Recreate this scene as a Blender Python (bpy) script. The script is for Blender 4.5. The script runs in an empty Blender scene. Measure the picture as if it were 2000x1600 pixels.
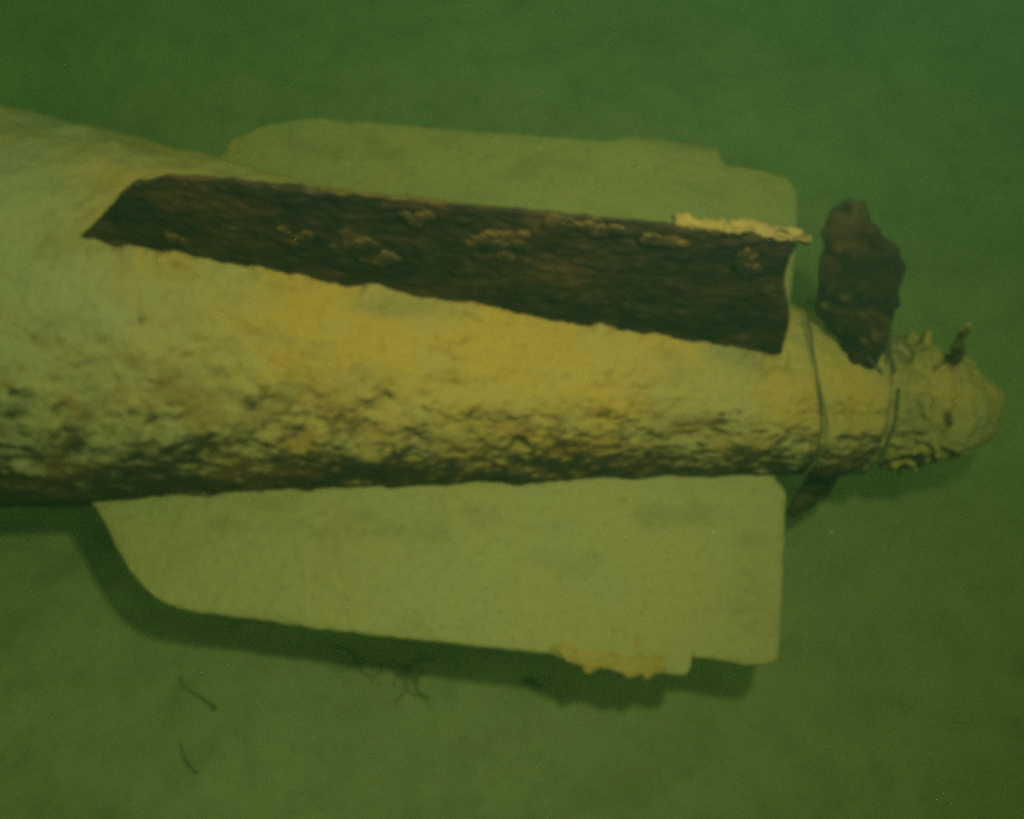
import bpy, bmesh, math, random
import numpy as np
from mathutils import Vector, Matrix, noise
random.seed(7)
sc = bpy.context.scene
rad = math.radians

# ------------------------------------------------------------------ camera
cam_d = bpy.data.cameras.new('camera'); cam = bpy.data.objects.new('camera', cam_d)
sc.collection.objects.link(cam); sc.camera = cam
right = Vector((0.99354973, 0.11295984, -0.00995069))
up = Vector((-0.10388281, 0.94186047, 0.3195422))
back = Vector((0.0454676, -0.31644736, 0.9475198))
cam_pos = Vector((0.05160964, -0.37213455, 0.92862697))
m = Matrix((right, up, back)).transposed().to_4x4(); m.translation = cam_pos
cam.matrix_world = m
cam_d.sensor_width = 36.0; cam_d.lens = 27.0
cam_d.clip_start = 0.01; cam_d.clip_end = 50

# ------------------------------------------------------------------ light: dim warm ambient light, greened by the water, one diving lamp beside the camera
w = bpy.data.worlds.new('World'); sc.world = w; w.use_nodes = True
bg = w.node_tree.nodes['Background']
bg.inputs[0].default_value = (1.0, 0.74, 0.52, 1); bg.inputs[1].default_value = 0.52

ld = bpy.data.lights.new('diving_lamp', 'SPOT'); lo = bpy.data.objects.new('diving_lamp', ld)
sc.collection.objects.link(lo)
lamp_pos = cam_pos + right*0.119 + up*0.150
aim = Vector((-0.42, 0.18, 0.0))
lo.location = lamp_pos
lo.rotation_euler = (aim - lamp_pos).to_track_quat('-Z', 'Y').to_euler()
ld.energy = 37; ld.color = (1.0, 0.785, 0.58); ld.shadow_soft_size = 0.020
ld.spot_size = rad(150); ld.spot_blend = 0.9

sc.view_settings.view_transform = 'Standard'; sc.view_settings.look = 'None'
sc.view_settings.exposure = 0.0; sc.view_settings.gamma = 1.0
sc.render.engine = 'CYCLES'
sc.cycles.use_denoising = False
sc.cycles.max_bounces = 6; sc.cycles.diffuse_bounces = 3; sc.cycles.volume_bounces = 2
sc.cycles.pixel_filter_type = 'BLACKMAN_HARRIS'; sc.cycles.filter_width = 5.4

# ------------------------------------------------------------------ helpers
def link(o, parent=None):
    sc.collection.objects.link(o)
    if parent: o.parent = parent
    return o
def mesh_obj(name, verts, faces, mat, parent=None, smooth=True):
    me = bpy.data.meshes.new(name); me.from_pydata([tuple(v) for v in verts], [], faces); me.update()
    bm = bmesh.new(); bm.from_mesh(me); bmesh.ops.recalc_face_normals(bm, faces=bm.faces); bm.to_mesh(me); bm.free()
    if smooth: me.polygons.foreach_set('use_smooth', [True]*len(me.polygons))
    me.materials.append(mat)
    return link(bpy.data.objects.new(name, me), parent)
def tag(o, label, cat, group=None, kind=None):
    o['label'] = label; o['category'] = cat
    if group: o['group'] = group
    if kind: o['kind'] = kind
    return o
def fbm(p, octv=4, off=(0, 0, 0)):
    return noise.fractal((p[0]+off[0], p[1]+off[1], p[2]+off[2]), 1.0, 2.0, octv, noise_basis='PERLIN_ORIGINAL')
def smooth01(a, b, x):
    t = min(1.0, max(0.0, (x-a)/(b-a))); return t*t*(3-2*t)
def catmull(pts, per=10):
    pts = [np.array(p, float) for p in pts]; out = []
    P = [2*pts[0]-pts[1]] + pts + [2*pts[-1]-pts[-2]]
    for i in range(1, len(P)-2):
        for k in range(per):
            t = k/per; a, b, c, d = P[i-1], P[i], P[i+1], P[i+2]
            out.append(0.5*(2*b + (c-a)*t + (2*a-5*b+4*c-d)*t*t + (3*b-a-3*c+d)*t**3))
    out.append(pts[-1]); return out
def resample(pts, n):
    p = np.array(pts, float); d = np.r_[0, np.cumsum(np.linalg.norm(np.diff(p, axis=0), axis=1))]
    s = np.linspace(0, d[-1], n)
    return np.stack([np.interp(s, d, p[:, k]) for k in range(p.shape[1])], 1)
def tube(name, pts, r, mat, parent=None, sides=7, taper=None, rough=0.0):
    pts = [Vector(p) for p in pts]; n = len(pts); V = []; Fc = []
    ref = Vector((0.3, 0.5, 0.8))
    for i, p in enumerate(pts):
        t = (pts[min(i+1, n-1)] - pts[max(i-1, 0)]).normalized()
        a = t.cross(ref).normalized(); b = t.cross(a)
        rr = r*(taper(i/(n-1)) if taper else 1.0)
        for k in range(sides):
            q = rr*(1 + rough*noise.noise((p.x*150+k, p.y*150, p.z*150)))
            an = 2*math.pi*k/sides
            V.append(p + a*math.cos(an)*q + b*math.sin(an)*q)
    for i in range(n-1):
        for k in range(sides):
            Fc.append((i*sides+k, i*sides+(k+1) % sides, (i+1)*sides+(k+1) % sides, (i+1)*sides+k))
    Fc.append(tuple(range(sides))); Fc.append(tuple(range((n-1)*sides, n*sides)))
    return mesh_obj(name, V, Fc, mat, parent)

# ------------------------------------------------------------------ materials
def new_mat(name):
    mt = bpy.data.materials.new(name); mt.use_nodes = True
    nt = mt.node_tree; return mt, nt, nt.nodes['Principled BSDF']
def N(nt, kind, **kw):
    n = nt.nodes.new(kind)
    for k, v in kw.items():
        if hasattr(n, k): setattr(n, k, v)
        else: n.inputs[k.replace('_', ' ')].default_value = v
    return n
def tex(nt, coord, scale, detail=5, rough=0.6, stretch=None):
    t = N(nt, 'ShaderNodeTexNoise', Scale=scale, Detail=detail, Roughness=rough)
    if stretch:
        mp = nt.nodes.new('ShaderNodeMapping'); mp.inputs['Scale'].default_value = stretch
        nt.links.new(coord, mp.inputs[0]); nt.links.new(mp.outputs[0], t.inputs['Vector'])
    else: nt.links.new(coord, t.inputs['Vector'])
    return t.outputs['Fac']
def ramp(nt, fac, stops):
    r = nt.nodes.new('ShaderNodeValToRGB'); e = r.color_ramp.elements
    while len(e) < len(stops): e.new(0.5)
    for el, (p, c) in zip(e, stops):
        el.position = p; el.color = (c, c, c, 1) if not hasattr(c, '__len__') else (*c, 1)
    nt.links.new(fac, r.inputs[0]); return r.outputs[0]
def mix(nt, fac, a, b, mode='MIX'):
    n = nt.nodes.new('ShaderNodeMix'); n.data_type = 'RGBA'; n.blend_type = mode
    for s, v in ((n.inputs[0], fac), (n.inputs[6], a), (n.inputs[7], b)):
        if hasattr(v, 'links') or hasattr(v, 'is_linked'): nt.links.new(v, s)
        else: s.default_value = v if not hasattr(v, '__len__') else (*v, 1)
    return n.outputs[2]
def math_n(nt, op, a, b=None):
    n = nt.nodes.new('ShaderNodeMath'); n.operation = op
    for s, v in ((n.inputs[0], a), (n.inputs[1], b)):
        if v is None: continue
        if hasattr(v, 'is_linked'): nt.links.new(v, s)
        else: s.default_value = v
    return n.outputs[0]
GREY_SILT = (0.33, 0.315, 0.165); OCHRE = (0.44, 0.315, 0.095); OLIVE = (0.23, 0.205, 0.09)
RUST = (0.092, 0.055, 0.030); RUST_WARM = (0.16, 0.080, 0.034); BLACK_RUST = (0.042, 0.032, 0.021)

def crust_material(name, lo, hi, ochre=0.5, specks=0.4, jitter=0.5, bump=0.35, fine=1.0, patchy=False, mid=0.0, dim=1.0, mottle=0.0, dark=1.0, base=None, och_w=1.0, och_c=None):
    """silt that has settled where the metal faces up, bare rust crust where it is steep"""
    mt, nt, bs = new_mat(name)
    tc = N(nt, 'ShaderNodeTexCoord').outputs['Object']
    geo = N(nt, 'ShaderNodeNewGeometry')
    sep = nt.nodes.new('ShaderNodeSeparateXYZ'); nt.links.new(geo.outputs['Normal'], sep.inputs[0])
    n1 = tex(nt, tc, 34, 6, 0.65); n2 = tex(nt, tc, 7, 4, 0.6); n3 = tex(nt, tc, 120, 4, 0.7); n4 = tex(nt, tc, 15, 5, 0.6, (0.6, 1, 1))
    z = math_n(nt, 'ADD', sep.outputs['Z'], math_n(nt, 'MULTIPLY', math_n(nt, 'SUBTRACT', n1, 0.5), jitter*2))
    z = math_n(nt, 'ADD', z, math_n(nt, 'MULTIPLY', math_n(nt, 'SUBTRACT', n3, 0.5), jitter*0.9))
    cover = ramp(nt, math_n(nt, 'MULTIPLY_ADD', z, 0.5), [(0, 0), (1, 1)])
    if mottle:                                            # more silt has drifted onto the far flank
        sy = nt.nodes.new('ShaderNodeSeparateXYZ'); nt.links.new(tc, sy.inputs[0])
        z = math_n(nt, 'ADD', z, math_n(nt, 'MULTIPLY', math_n(nt, 'MAXIMUM', sy.outputs['Y'], 0.0), 2.4))
    mr = nt.nodes.new('ShaderNodeMapRange'); mr.inputs['From Min'].default_value = lo; mr.inputs['From Max'].default_value = hi
    mr.interpolation_type = 'SMOOTHSTEP'; nt.links.new(z, mr.inputs['Value']); cover = mr.outputs[0]
    if patchy: cover = math_n(nt, 'MULTIPLY', cover, ramp(nt, tex(nt, tc, 11, 4, 0.6, (0.7, 1, 1)), [(0.52, 0), (0.62, 0.62)]))
    if mid:
        sx = nt.nodes.new('ShaderNodeSeparateXYZ'); nt.links.new(tc, sx.inputs[0])
        d = math_n(nt, 'ABSOLUTE', math_n(nt, 'ADD', sx.outputs['X'], -0.05))
        n2 = math_n(nt, 'ADD', n2, math_n(nt, 'MULTIPLY', math_n(nt, 'SUBTRACT', 0.32, d), mid))
    och = ramp(nt, n2, [(0.62-0.5*ochre, 0.0), (0.95-0.5*ochre, 1.0)])
    silt = mix(nt, math_n(nt, 'MULTIPLY', och, och_w), base or GREY_SILT, och_c or OCHRE)
    silt = mix(nt, math_n(nt, 'MULTIPLY', ramp(nt, n4, [(0.52, 0), (0.68, 1)]), specks), silt, OLIVE)
    silt = mix(nt, math_n(nt, 'MULTIPLY', ramp(nt, n3, [(0.56, 0), (0.70, 1)]), specks*0.7), silt, (0.11, 0.10, 0.05))
    if mottle:
        n5 = tex(nt, tc, 24, 8, 0.75)
        flank = nt.nodes.new('ShaderNodeMapRange'); flank.interpolation_type = 'SMOOTHSTEP'
        flank.inputs['From Min'].default_value = 1.0; flank.inputs['From Max'].default_value = 0.72; nt.links.new(math_n(nt, 'ADD', sep.outputs['Z'], math_n(nt, 'MULTIPLY', math_n(nt, 'MAXIMUM', sy.outputs['Y'], 0.0), 2.4)), flank.inputs['Value'])
        silt = mix(nt, math_n(nt, 'MULTIPLY', math_n(nt, 'MULTIPLY', ramp(nt, n5, [(0.47, 0), (0.60, 1)]), flank.outputs[0]), mottle), silt, (0.27, 0.150, 0.040))
    if dim < 1: silt = mix(nt, 1.0, silt, (dim, dim, dim), 'MULTIPLY')
    rust = mix(nt, ramp(nt, n1, [(0.42, 0), (0.62, 1)]), BLACK_RUST, RUST)
    rust = mix(nt, ramp(nt, n4, [(0.50, 0), (0.66, 1)]), rust, RUST_WARM)
    if dark < 1: rust = mix(nt, 1.0, rust, (dark, dark*1.05, dark*1.15), 'MULTIPLY')
    col = mix(nt, cover, rust, silt)
    nt.links.new(col, bs.inputs['Base Color'])
    bs.inputs['Roughness'].default_value = 0.95; bs.inputs['Specular IOR Level'].default_value = 0.08
    h = math_n(nt, 'ADD', math_n(nt, 'MULTIPLY', n1, 0.6), math_n(nt, 'MULTIPLY', n3, 0.45*fine))
    bp = N(nt, 'ShaderNodeBump', Strength=bump, Distance=0.012); nt.links.new(h, bp.inputs['Height'])
    nt.links.new(bp.outputs[0], bs.inputs['Normal'])
    return mt
M_hull = crust_material('silted_hull', 0.32, 0.78, ochre=0.62, specks=0.6, jitter=0.5, bump=0.28, mid=0.4, mottle=0.72, fine=1.8, och_c=(0.455, 0.300, 0.072))
M_fin = crust_material('silted_fin', 0.15, 0.55, ochre=0.42, specks=0.55, jitter=0.25, bump=0.24, base=(0.345, 0.315, 0.140), och_w=0.4)
M_bare = crust_material('rusty_fin', 0.35, 0.85, ochre=0.9, specks=0.5, jitter=0.62, bump=0.5, patchy=True, dim=0.5, dark=0.60)
M_hub = crust_material('crusted_hub', 0.05, 0.60, ochre=0.75, specks=0.8, jitter=0.7, bump=0.6)
M_cap = crust_material('silted_cap', -0.15, 0.35, ochre=0.62, specks=0.5, jitter=0.5, bump=0.45)
M_lip = crust_material('ochre_crust', 0.2, 0.8, ochre=0.95, specks=0.8, jitter=0.6, bump=0.6, dim=0.68)

M_growth = crust_material('dull_growth', 0.0, 0.9, ochre=0.95, specks=0.8, jitter=0.9, bump=0.8, dim=0.46, och_c=(0.46, 0.27, 0.075))
M_crust = crust_material('edge_crust', -0.2, 0.5, ochre=0.95, specks=0.6, jitter=0.5, bump=0.5, dim=0.95)

def plain(name, col, col2, scale=60, bump=0.3):
    mt, nt, bs = new_mat(name); tc = N(nt, 'ShaderNodeTexCoord').outputs['Object']
    n = tex(nt, tc, scale, 5, 0.65)
    nt.links.new(mix(nt, ramp(nt, n, [(0.35, 0), (0.65, 1)]), col, col2), bs.inputs['Base Color'])
    bs.inputs['Roughness'].default_value = 0.9; bs.inputs['Specular IOR Level'].default_value = 0.1
    bp = N(nt, 'ShaderNodeBump', Strength=bump, Distance=0.004); nt.links.new(n, bp.inputs['Height']); nt.links.new(bp.outputs[0], bs.inputs['Normal'])
    return mt
M_wire = plain('furred_wire', (0.055, 0.06, 0.035), (0.14, 0.13, 0.07), 200)
M_twig = plain('sunk_twig', (0.11, 0.105, 0.055), (0.24, 0.23, 0.12), 150)
M_weed = plain('drowned_weed', (0.16, 0.17, 0.08), (0.25, 0.24, 0.12), 90)
M_speck = plain('shell', (0.75, 0.72, 0.58), (0.6, 0.56, 0.42), 150)  # pale colour of the speck that stands for a drifting particle

def bed_material():
    mt, nt, bs = new_mat('seabed_silt'); tc = N(nt, 'ShaderNodeTexCoord').outputs['Object']
    a = tex(nt, tc, 3.6, 6, 0.68); b = tex(nt, tc, 16, 6, 0.7); c = tex(nt, tc, 90, 4, 0.7)
    col = mix(nt, ramp(nt, a, [(0.30, 0), (0.72, 1)]), (0.30, 0.30, 0.16), (0.39, 0.385, 0.20))
    col = mix(nt, math_n(nt, 'MULTIPLY', ramp(nt, b, [(0.47, 0), (0.68, 1)]), 0.5), col, (0.21, 0.22, 0.11))
    col = mix(nt, math_n(nt, 'MULTIPLY', ramp(nt, c, [(0.58, 0), (0.72, 1)]), 0.4), col, (0.14, 0.16, 0.07))
    nt.links.new(col, bs.inputs['Base Color']); bs.inputs['Roughness'].default_value = 1; bs.inputs['Specular IOR Level'].default_value = 0.0
    h = math_n(nt, 'ADD', math_n(nt, 'MULTIPLY', b, 0.8), math_n(nt, 'MULTIPLY', c, 0.2))
    bp = N(nt, 'ShaderNodeBump', Strength=0.35, Distance=0.012); nt.links.new(h, bp.inputs['Height']); nt.links.new(bp.outputs[0], bs.inputs['Normal'])
    return mt
M_bed = bed_material()

# ------------------------------------------------------------------ seabed
BED = -0.32
def bed_z(x, y):
    return BED + 0.026*fbm((x*2.1, y*2.1, 0.3), 3) + 0.013*fbm((x*7, y*8, 4.0), 5) + 0.0015*fbm((x*40, y*40, 9.0), 3)
def axis_steps(lo, a, b, hi, fine, coarse):
    return list(np.arange(lo, a, coarse)) + list(np.arange(a, b, fine)) + list(np.linspace(b, hi, max(2, int((hi-b)/coarse))))
XS = axis_steps(-2.6, -1.25, 1.05, 2.6, 0.009, 0.06); YS = axis_steps(-2.6, -0.75, 1.15, 2.6, 0.009, 0.06)
V = [(x, y, bed_z(x, y)) for y in YS for x in XS]; nx = len(XS)
Fb = [(j*nx+i, j*nx+i+1, (j+1)*nx+i+1, (j+1)*nx+i) for j in range(len(YS)-1) for i in range(nx-1)]
bed = mesh_obj('seabed', V, Fb, M_bed); bed['kind'] = 'structure'

# ------------------------------------------------------------------ torpedo
torpedo = bpy.data.objects.new('torpedo', None); link(torpedo); torpedo.location = (0, 0, BED)
tag(torpedo, 'sunken silt-covered torpedo tail with broad fins lying on the green seabed', 'torpedo')
def part(name, V, Fc, mat, parent=torpedo):
    V = [(v[0], v[1], v[2] - (BED if parent is torpedo else BED)) for v in V]
    return mesh_obj(name, V, Fc, mat, parent)

PX = [-2.0, -0.95, -0.8, -0.7, -0.5, -0.3, 0.0, 0.2, 0.33, 0.38, 0.43, 0.446]
PR = [0.270, 0.270, 0.268, 0.2640, 0.2393, 0.2066, 0.1596, 0.1298, 0.111, 0.103, 0.095, 0.090]
def hull_r(x): return float(np.interp(x, PX, PR))

def lathe(xs, rfun, nth, disp):
    V = []; Fc = []
    for x in xs:
        r0 = rfun(x)
        for k in range(nth):
            th = 2*math.pi*k/nth; s, c = math.sin(th), math.cos(th)   # th 0 = up, pi/2 = far side
            r = r0 + disp(x, s*r0, c*r0, s, c)
            V.append((x, s*r, c*r))
    n = len(xs)
    for i in range(n-1):
        for k in range(nth):
            k2 = (k+1) % nth
            Fc.append((i*nth+k, i*nth+k2, (i+1)*nth+k2, (i+1)*nth+k))
    Fc.append(tuple(range(nth))); Fc.append(tuple(range((n-1)*nth, n*nth)))
    return V, Fc
def hull_disp(x, y, z, s, c):
    if c < -0.75 or x < -1.0: return 0.0
    p = (x, y, z)
    low = smooth01(0.55, -0.25, c) * smooth01(0.05, -0.02, y)                       # steep flanks keep a rough crust
    d = 0.0045*fbm((x*7, y*9, z*9), 4, (3, 1, 2))
    d += (0.0016+0.0010*low)*fbm((x*44, y*48, z*48), 5, (9, 4, 1))
    lump = noise.noise((x*48+5, y*62, z*62)) + 0.6*noise.noise((x*110, y*130+3, z*130))
    d += low*0.0023*smooth01(0.0, 0.9, lump)
    d += 0.0030*smooth01(0.97, 0.75, c)*fbm((x*20, y*21, z*21), 3, (2, 6, 5))
    d += 0.0014*fbm((x*150, y*150, z*150), 3)
    if -0.030 < y < 0.004 and c > 0.8 and -0.45 < x < 0.32:      # silt banked against the foot of the upright fin
        d += 0.0075*smooth01(-0.030, -0.006, y)*max(0.0, 0.45 + fbm((x*32, y*30, 2.0), 3))
    if c > 0: d += 0.003*smooth01(0.2, 0.9, c)*fbm((x*16, y*16, z*16), 3, (7, 7, 7))
    return d
xs = list(np.arange(-2.0, -0.9, 0.05)) + list(np.arange(-0.9, 0.446, 0.0034)) + [0.446]
V, Fc = lathe(xs, hull_r, 380, hull_disp)
hull = part('hull', V, Fc, M_hull)

# rear hub and cap
HX = [0.4462, 0.452, 0.470, 0.500, 0.518, 0.523]; HR = [0.076, 0.083, 0.079, 0.076, 0.084, 0.074]
def hub_disp(x, y, z, s, c):
    d = 0.004*fbm((x*22, y*22, z*22), 4, (1, 8, 2)) + 0.0022*fbm((x*90, y*90, z*90), 3)
    l = noise.noise((x*60+3, y*60+1, z*60)); k = smooth01(0.47, 0.515, x)
    d += (0.005+0.011*k)*smooth01(0.1, 0.55, l)
    return d - 0.004*(smooth01(0.512, 0.523, x))
V, Fc = lathe(list(np.arange(0.4462, 0.523, 0.0016))+[0.523], lambda x: float(np.interp(x, HX, HR)), 220, hub_disp)
hub = part('propeller_hub', V, Fc, M_hub)
CX = [0.5232, 0.526, 0.540, 0.545, 0.572, 0.577, 0.603, 0.607, 0.609]; CR = [0.066, 0.070, 0.071, 0.074, 0.062, 0.054, 0.040, 0.037, 0.028]
V, Fc = lathe(list(np.arange(0.5232, 0.609, 0.0015))+[0.609], lambda x: float(np.interp(x, CX, CR)), 180,
              lambda x, y, z, s, c: 0.0085*fbm((x*21, y*21, z*21), 5, (4, 4, 8)) + 0.001*fbm((x*120, y*120, z*120), 3))
cap = part('hub_cap', V, Fc, M_cap)

def plate(root, outer, lead, trail, nu, nv, T, to3d, top_extra=0.0, amp=0.0012, lumps=0.0, ragged=0.0012, seed=0, warp=None):
    """a plate between four edge curves (Coons patch), rounded edges, uneven faces; (a, b) in its plane, w across it"""
    r_, o_, l_, t_ = resample(root, nu), resample(outer, nu), resample(lead, nv), resample(trail, nv)
    S = np.linspace(0, 1, nu)[:, None, None]; Tt = np.linspace(0, 1, nv)[None, :, None]
    P = (1-Tt)*r_[:, None] + Tt*o_[:, None] + (1-S)*l_[None] + S*t_[None] \
        - ((1-S)*(1-Tt)*r_[0] + S*(1-Tt)*r_[-1] + (1-S)*Tt*o_[0] + S*Tt*o_[-1])
    V = []; Fc = []
    lenU = np.linalg.norm(np.diff(o_, axis=0), axis=1).sum(); lenV = 0.5*(np.linalg.norm(np.diff(l_, axis=0), axis=1).sum()+np.linalg.norm(np.diff(t_, axis=0), axis=1).sum())
    rb = T*0.8
    for side in (1, -1):
        for i in range(nu):
            for j in range(nv):
                a, b = P[i, j]
                d = min(i/(nu-1)*lenU, (1-i/(nu-1))*lenU, (1-j/(nv-1))*lenV, 0.02+j/(nv-1)*lenV)
                q = max(0.0, 1-d/rb); h = T/2*math.sqrt(max(0.02, 1-q*q))
                e = max(0.0, 1-d/0.012)
                a2 = a + ragged*e*fbm((a*60, b*60, seed+1.0), 4); b2 = b + ragged*e*fbm((a*60, b*60, seed+5.0), 4)
                fade = min(1.0, d/0.004)
                if side > 0: h += top_extra*math.sqrt(min(1.0, d/0.014)) * (1+0.35*fbm((a*11, b*11, seed), 3))
                h += fade*(amp*2.2*fbm((a*14, b*18, seed+side*3), 4) + amp*fbm((a*70, b*90, seed+side*7), 4))
                if lumps:
                    l = noise.noise((a*38+seed, b*62, side*2.3)); l2 = noise.noise((a*85, b*150+seed, side*4.1))
                    h += fade*lumps*(0.8*smooth01(0.05, 0.75, l) + 0.5*smooth01(0.0, 0.7, l2))
                V.append(to3d(a2, b2, side*h if not warp else side*h + warp(a, b)))
    n = nu*nv
    for i in range(nu-1):
        for j in range(nv-1):
            k = i*nv+j
            Fc.append((k, k+nv, k+nv+1, k+1)); Fc.append((n+k, n+k+1, n+k+nv+1, n+k+nv))
    ring = [i*nv for i in range(nu)] + [(nu-1)*nv+j for j in range(1, nv)] + [i*nv+nv-1 for i in range(nu-2, -1, -1)] + [j for j in range(nv-2, 0, -1)]
    for q in range(len(ring)):
        a, b = ring[q], ring[(q+1) % len(ring)]
        Fc.append((a, b, n+b, n+a))
    return V, Fc

# near fin: lies level, silt on top, notched outer edge
def rootline(x0, x1, sgn, inset=0.018, n=30):
    return [(x, sgn*(hull_r(x)-inset)) for x in np.linspace(x0, x1, n)]
near_lead = [(-0.520, -(hull_r(-0.52)-0.018)), (-0.484, -0.250), (-0.455, -0.284), (-0.428, -0.312), (-0.400, -0.334)]
near_out = [(-0.400, -0.334), (-0.385, -0.3425), (-0.368, -0.349), (-0.350, -0.3525), (-0.329, -0.354), (-0.2, -0.355), (-0.109, -0.356), (-0.095, -0.3545), (0.0, -0.355), (0.076, -0.353), (0.092, -0.354), (0.106, -0.359), (0.13, -0.366), (0.145, -0.359),
            (0.158, -0.356), (0.178, -0.3635), (0.196, -0.366), (0.206, -0.358), (0.222, -0.360), (0.2405, -0.3595), (0.2415, -0.3395), (0.275, -0.3385), (0.305, -0.340), (0.325, -0.3385), (0.334, -0.3355), (0.340, -0.331)]
near_trail = [(0.340, -0.098), (0.343, -0.118), (0.350, -0.124), (0.3545, -0.134), (0.354, -0.156), (0.352, -0.220), (0.350, -0.278), (0.347, -0.318), (0.345, -0.325), (0.340, -0.331)]
V, Fc = plate(rootline(-0.52, 0.340, -1)[:-1] + [(0.340, -0.098)], near_out, catmull(near_lead, 6), catmull(near_trail, 6), 300, 96, 0.008, lambda a, b, w_: (a, b, w_-0.004), top_extra=0.004, amp=0.0017, seed=2)
nf = part('fin', V, Fc, M_fin)
nf['label'] = 'level near fin with a smooth coat of pale silt and a notched edge'
# far fin
far_lead = [(-0.500, hull_r(-0.5)-0.018), (-0.455, 0.277), (-0.442, 0.299), (-0.413, 0.324)]
far_out = [(-0.413, 0.324), (-0.394, 0.336), (-0.372, 0.345), (-0.343, 0.353), (-0.320, 0.355), (-0.191, 0.358), (-0.041, 0.360), (0.090, 0.3605), (0.102, 0.364), (0.129, 0.373), (0.174, 0.374), (0.254, 0.367), (0.259, 0.352), (0.264, 0.341), (0.314, 0.334), (0.338, 0.329), (0.352, 0.3235), (0.361, 0.316)]
far_trail = [(0.345, hull_r(0.345)-0.018), (0.358, 0.100), (0.362, 0.152), (0.368, 0.200), (0.371, 0.282), (0.3695, 0.300), (0.361, 0.316)]
V, Fc = plate(rootline(-0.50, 0.345, 1), far_out, catmull(far_lead, 6), catmull(far_trail, 6), 280, 80, 0.008, lambda a, b, w_: (a, b, w_-0.004), top_extra=0.004, amp=0.0016, seed=12)
ff = part('fin', V, Fc, M_fin)
ff['label'] = 'level far fin coated in pale silt, partly hidden behind the upright fin'
# upright fin: bare rust
up_lead = [(-0.470, hull_r(-0.47)-0.02), (-0.440, 0.243), (-0.401, 0.281), (-0.352, 0.332), (-0.340, 0.343), (-0.322, 0.349), (-0.298, 0.360)]
up_out = [(-0.298, 0.360), (-0.275, 0.361), (-0.13, 0.360), (0.004, 0.3575), (0.136, 0.3565), (0.249, 0.353)]
up_trail = [(0.318, hull_r(0.318)-0.02), (0.309, 0.122), (0.300, 0.164), (0.290, 0.206), (0.277, 0.239), (0.262, 0.278), (0.2545, 0.306), (0.252, 0.333), (0.249, 0.353)]
uroot = [(x, hull_r(x)-0.02) for x in np.linspace(-0.47, 0.318, 30)]
V, Fc = plate(uroot, up_out, up_lead, catmull(up_trail, 6), 300, 110, 0.0045, lambda a, b, w_: (a, -w_, b), amp=0.0014, lumps=0.0036, ragged=0.0012, seed=23)
uf = part('fin', V, Fc, M_bare)
uf['label'] = 'dark brown rusty upright fin standing on the hull'
# lumps of pale growth on the face of the upright fin
for gx, gz, sx, sz in ((-0.200, 0.284, 0.013, 0.007), (-0.146, 0.274, 0.021, 0.010), (-0.134, 0.261, 0.018, 0.009), (-0.02, 0.302, 0.019, 0.011), (-0.003, 0.322, 0.015, 0.008),
                       (0.044, 0.354, 0.013, 0.008), (0.074, 0.351, 0.014, 0.006), (0.217, 0.314, 0.012, 0.010), (-0.079, 0.335, 0.012, 0.006), (-0.336, 0.255, 0.010, 0.006), (0.139, 0.339, 0.016, 0.006)):
    bm = bmesh.new()
    for q in range(9):                                    # an uneven cluster of nodules
        r_ = random.uniform(0.25, 0.6)*(1.0 if q else 1.3); px_, pz_ = gx + random.gauss(0, 0.55)*sx, gz - 0.5*sz + random.gauss(0, 0.9)*sz
        ret = bmesh.ops.create_icosphere(bm, subdivisions=3, radius=1)
        for v in ret['verts']:
            n_ = 1 + 0.5*fbm(v.co*1.6, 3, (gx*90+q, gz*90, 1))
            v.co = Vector((px_ + v.co.x*n_*r_*sx, -0.0045 + v.co.y*n_*0.0028*r_, pz_ + v.co.z*n_*r_*sz*2.2 - BED))
    me = bpy.data.meshes.new('growth'); bm.to_mesh(me); bm.free(); me.materials.append(M_growth)
    me.polygons.foreach_set('use_smooth', [True]*len(me.polygons)); link(bpy.data.objects.new('growth', me), uf)
# pale crust lip on the top edge of the upright fin
lipr = [(0.140, 0.000), (0.19, -0.003), (0.235, -0.003), (0.262, -0.001)]; lipo = [(0.138, 0.007), (0.150, 0.011), (0.18, 0.010), (0.22, 0.011), (0.245, 0.009), (0.2605, 0.005)]
V, Fc = plate(lipr, lipo, [(0.140, 0.000), (0.138, 0.007)], [(0.262, -0.001), (0.2605, 0.005)], 140, 20, 0.004, lambda a, b, w_: (a, b, 0.3545 + w_), amp=0.0042, ragged=0.007, seed=31)
lip = part('crust_lip', V, Fc, M_lip, uf); lip['label'] = 'pale ochre crust along the top edge of the dark fin'
lip.data.transform(Matrix.Identity(4))
# ochre crust at the notched edge of the near fin and at the front of the far fin
V, Fc = plate([(0.085, -0.325), (0.13, -0.315), (0.175, -0.310), (0.212, -0.330)], [(0.085, -0.350), (0.106, -0.360), (0.132, -0.368), (0.150, -0.3605), (0.178, -0.365), (0.198, -0.3675), (0.215, -0.357)], [(0.085, -0.325), (0.078, -0.338), (0.085, -0.350)], [(0.212, -0.330), (0.220, -0.344), (0.215, -0.357)], 90, 26, 0.005, lambda a, b, w_: (a, b, w_+0.0012 - 0.006*smooth01(-0.352, -0.328, b)), amp=0.0050, ragged=0.006, seed=71)
part('crust_patch', V, Fc, M_crust, nf)['label'] = 'ochre crust along the broken edge of the near fin'
V, Fc = plate([(-0.444, 0.270), (-0.425, 0.285)], [(-0.440, 0.303), (-0.415, 0.315)], [(-0.444, 0.270), (-0.447, 0.288), (-0.440, 0.303)], [(-0.425, 0.285), (-0.420, 0.300), (-0.415, 0.315)], 24, 24, 0.004, lambda a, b, w_: (a, b, w_+0.003), amp=0.0016, ragged=0.004, seed=77)
part('crust_patch', V, Fc, M_crust, ff)['label'] = 'small orange crust at the front corner of the far fin'
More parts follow.
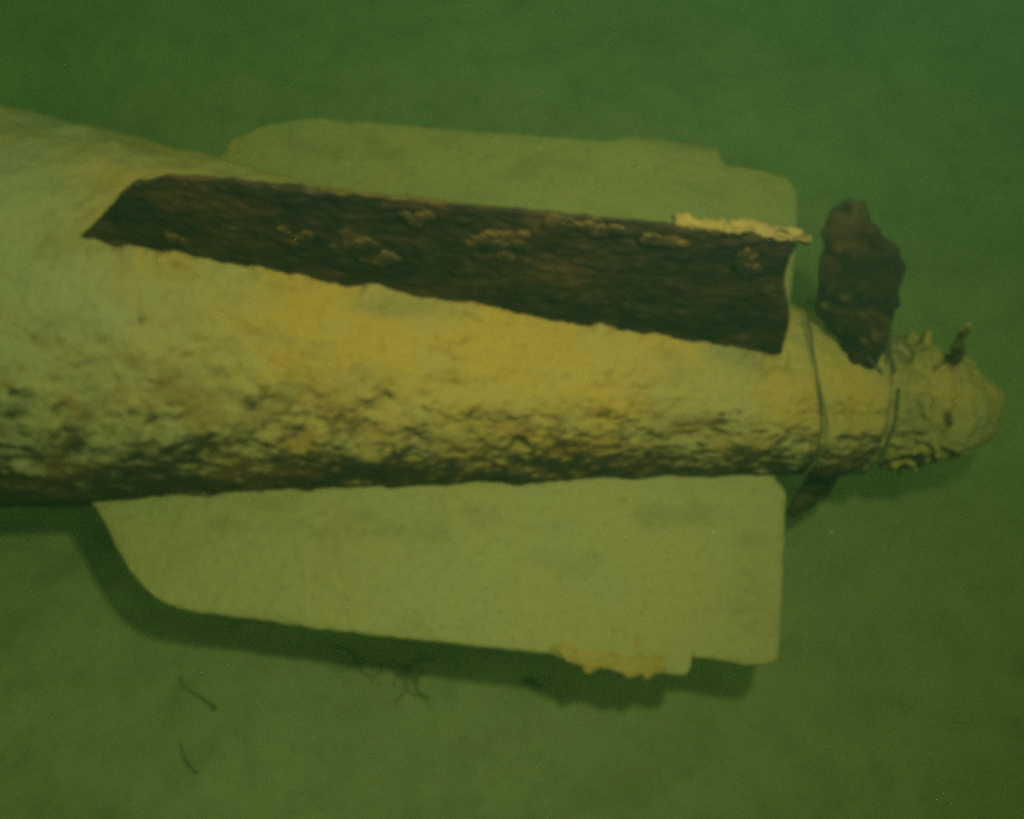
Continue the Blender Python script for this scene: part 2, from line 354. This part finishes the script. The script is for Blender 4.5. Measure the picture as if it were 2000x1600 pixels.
# lower fin, buried
V, Fc = plate(uroot, [(a, 0.352) for a, b in up_out], [(a, b) for a, b in up_lead], [(0.318, hull_r(0.318)-0.02), (0.33, 0.2), (0.32, 0.352)][:2] + [(0.249, 0.352)], 90, 40, 0.008, lambda a, b, w_: (a, w_, -b), amp=0.0015, seed=41)
lf = part('fin', V, Fc, M_bare); lf['label'] = 'lower fin sunk in the silt under the hull'

# propeller blades
def blade(phi, beta, outline_l, tip, outline_r, rootp, seed, name='propeller_blade', origin=(0.43, 0, 0), T=0.010, warp=None, mat=M_bare):
    rho = Vector((0, math.sin(phi), math.cos(phi))); tg = Vector((0, math.cos(phi), -math.sin(phi)))
    ch = Vector((math.cos(beta), 0, 0)) + tg*math.sin(beta); nn = ch.cross(rho)
    o = Vector(origin)
    V, Fc = plate(rootp, tip, outline_l, outline_r, 46, 60, T, lambda a, b, w_: tuple(o + ch*a + rho*b + nn*w_), amp=0.0018, lumps=0.0055, ragged=0.004, seed=seed, warp=warp)
    return part(name, V, Fc, mat)
L_ = [(-0.008, 0.010), (-0.035, 0.038), (-0.072, 0.073), (-0.083, 0.110), (-0.088, 0.133), (-0.098, 0.182), (-0.096, 0.206)]
R_ = [(0.010, 0.004), (0.014, 0.038), (0.003, 0.103), (-0.004, 0.134), (-0.012, 0.160), (-0.052, 0.193), (-0.071, 0.217)]
T_ = [(-0.096, 0.206), (-0.086, 0.215), (-0.071, 0.217)]
b1 = blade(rad(24), rad(-12), catmull(L_, 5), T_, catmull(R_, 5), [(-0.008, 0.010), (0.010, 0.004)], 51, origin=(0.412, 0.0, 0.080))
b1['label'] = 'dark crusted propeller blade standing up behind the fins'
b2 = blade(rad(217), rad(-18), [(a*0.6, b*0.5) for a, b in catmull(L_, 5)], [(a*0.6, b*0.5) for a, b in T_], [(a*0.6, b*0.5) for a, b in catmull(R_, 5)], [(-0.0048, 0.005), (0.006, 0.002)], 57, mat=M_bare, origin=(0.455, -0.050, -0.068))
b2['label'] = 'dim lower propeller blade reaching down beside the near fin'
# thin leaning blade stub near the cap
V, Fc = plate([(-0.009, 0), (0.009, 0)], [(-0.003, 0.122), (0.003, 0.122)], [(-0.009, 0), (-0.009, 0.055), (-0.003, 0.122)], [(0.009, 0), (0.005, 0.060), (0.003, 0.122)], 16, 50, 0.007,
              lambda a, b, w_: (0.530-0.28*b + a*1.4 + 0.003*math.sin(b*40), 0.030 + w_ + a*0.3, 0.050 + b), amp=0.0016, ragged=0.003, seed=61)
stub = part('blade_stub', V, Fc, M_crust)
stub['label'] = 'thin pale stub of a broken blade leaning up in front of the cap'

# ------------------------------------------------------------------ wires snagged round the tail
def jig(pts, a=0.0015, per=8):
    out = catmull(pts, per)
    return [(p[0]+a*noise.noise((p[0]*40, p[1]*40, p[2]*40)), p[1]+a*noise.noise((p[1]*40+9, p[0]*40, p[2]*40)), p[2]+a*noise.noise((p[2]*40+3, p[0]*40, p[1]*40))) for p in out]
ring1 = [(0.368, 0.108, -0.02), (0.358, 0.098, 0.055), (0.346, 0.045, 0.104), (0.348, 0.0, 0.114), (0.356, -0.042, 0.106), (0.366, -0.072, 0.086), (0.370, -0.095, 0.058), (0.371, -0.107, 0.030), (0.376, -0.114, -0.005), (0.390, -0.114, -0.055), (0.396, -0.100, -0.100)]
tag(tube('wire', jig(ring1), 0.0011, M_wire, rough=0.6), 'thin dark wire looped over the tail just behind the upright fin', 'wire', 'snagged wires')
ring1b = [(x-0.006*math.sin(i*0.9), y*1.01, z*1.01) for i, (x, y, z) in enumerate(ring1[:-2])]
tag(tube('wire', jig(ring1b), 0.0009, M_weed, rough=0.4), 'finer pale wire running beside the dark loop over the tail', 'wire', 'snagged wires')
ring2 = [(0.4500, 0.0955*math.sin(t), 0.0955*math.cos(t)) for t in np.linspace(2*math.pi*0.97, 0, 40)]
tag(tube('wire', jig([(x+0.004*math.sin(3*t), y, z) for t, (x, y, z) in zip(np.linspace(0, 6, 40), ring2)], 0.004, 3), 0.0019, M_wire, rough=0.5), 'dark wire wound around the neck between hull and hub', 'wire', 'snagged wires')
slant = [(0.356, 0.098, 0.066), (0.366, 0.072, 0.096), (0.380, 0.050, 0.108), (0.396, 0.026, 0.112), (0.412, 0.006, 0.110), (0.430, -0.004, 0.103)]
tag(tube('wire', jig(slant, 0.004), 0.0015, M_wire, rough=0.5), 'dark twisted wire slanting down to the foot of the blade', 'wire', 'snagged wires')
curl = [(0.436, 0.010, 0.100), (0.449, 0.048, 0.086), (0.464, 0.047, 0.084), (0.471, 0.030, 0.092), (0.466, 0.016, 0.096), (0.453, 0.028, 0.096), (0.441, 0.024, 0.098), (0.437, 0.010, 0.096)]
tag(tube('wire', jig(curl), 0.0012, M_wire, rough=0.4), 'small curled wire loop lying on the hub right of the blade', 'wire', 'snagged wires')

# ------------------------------------------------------------------ bits on the seabed
def on_bed(pts, lift=-0.0005): return [(x, y, bed_z(x, y)+lift+dz) for x, y, dz in pts]
tag(tube('twig', jig(on_bed([(-0.458, -0.440, 0.012), (-0.450, -0.456, 0.004), (-0.425, -0.466, 0.002), (-0.405, -0.476, 0.003), (-0.396, -0.484, 0.0)])), 0.0024, M_twig, rough=0.9, taper=lambda t: 0.3+0.9*t), 'short dark twig on the silt below the near fin', 'twig', 'bits of wood on the seabed')
tag(tube('twig', jig(on_bed([(-0.448, -0.520, 0.0), (-0.432, -0.545, 0.002), (-0.418, -0.560, 0.003), (-0.400, -0.570, 0.001)])), 0.0013, M_twig, rough=0.6, taper=lambda t: 0.3+1.1*t), 'small thin twig on the silt near the lower left corner', 'twig', 'bits of wood on the seabed')
wd = bpy.data.objects.new('weed_clump', None); link(wd); wd.location = (-0.150, -0.405, bed_z(-0.15, -0.405))
tag(wd, 'tangled pale weed strands on the silt along the near fin shadow', 'weed')
for i in range(16):
    x = random.uniform(-0.065, 0.055); y = random.uniform(-0.022, 0.014) - 0.0; a0 = random.uniform(0, 6.28); pts = []
    for k in range(7):
        X, Y = -0.150+x, -0.405+y
        pts.append((x, y, bed_z(X, Y)-wd.location.z + 0.003 + 0.006*math.sin(k*0.5)*random.random()))
        a0 += random.uniform(-0.8, 0.8); x += 0.008*math.cos(a0); y += 0.006*math.sin(a0)
    tube('strand', jig(pts, 0.001, 4), random.uniform(0.0009, 0.0016), M_weed, wd, sides=5)
def chip(name, loc, sx, sy, sz, mat, rot=0.0):
    bm = bmesh.new(); bmesh.ops.create_icosphere(bm, subdivisions=3, radius=1)
    for v in bm.verts:
        v.co *= 1+0.35*noise.noise(v.co*1.7+Vector(loc)*30)
        v.co.x *= sx; v.co.y *= sy; v.co.z *= sz
    me = bpy.data.meshes.new(name); bm.to_mesh(me); bm.free(); me.materials.append(mat)
    for p in me.polygons: p.use_smooth = True
    o = bpy.data.objects.new(name, me); link(o); o.location = loc; o.rotation_euler = (0, 0, rot); return o
tag(chip('pale_chip', (0.073, -0.395, bed_z(0.073, -0.395)+0.004), 0.013, 0.006, 0.005, M_weed, -0.4), 'pale shell chip at the edge of the near fin shadow', 'shell')
tag(chip('pale_chip', (0.535, -0.104, bed_z(0.535, -0.104)+0.002), 0.0035, 0.003, 0.0025, M_speck), 'tiny bright water particle, shown resting on the seabed right of the near fin', 'shell')  # stands for a particle adrift in the water, set down on the bed
V0 = Vector((-0.375, -0.075, 0)); zt = math.sqrt(max(0.0, hull_r(V0.x)**2 - V0.y**2))
tag(chip('pale_chip', (V0.x, V0.y, zt+0.003), 0.004, 0.0025, 0.002, M_weed), 'small pale shell speck stuck on the hull under the dark fin', 'shell')

# ------------------------------------------------------------------ turbid water
bm = bmesh.new(); bmesh.ops.create_cube(bm, size=1)
for v in bm.verts:
    v.co.x *= 5.6; v.co.y *= 5.6; v.co.z = -1.36 if v.co.z < 0 else 1.20
me = bpy.data.meshes.new('haze'); bm.to_mesh(me); bm.free()
hz = link(bpy.data.objects.new('haze', me)); hz['kind'] = 'stuff'; hz['label'] = 'turbid green water all around the sunken torpedo'; hz['category'] = 'water'
mh = bpy.data.materials.new('turbid_water'); mh.use_nodes = True; nt = mh.node_tree; nt.nodes.clear()
out = nt.nodes.new('ShaderNodeOutputMaterial'); pv = nt.nodes.new('ShaderNodeVolumePrincipled')
pv.inputs['Density'].default_value = 0.9
pv.inputs['Color'].default_value = (0.018, 0.085, 0.060, 1)
pv.inputs['Absorption Color'].default_value = (0.225, 0.56, 0.175, 1)
pv.inputs['Anisotropy'].default_value = 0.6
nt.links.new(pv.outputs[0], out.inputs['Volume']); me.materials.append(mh)
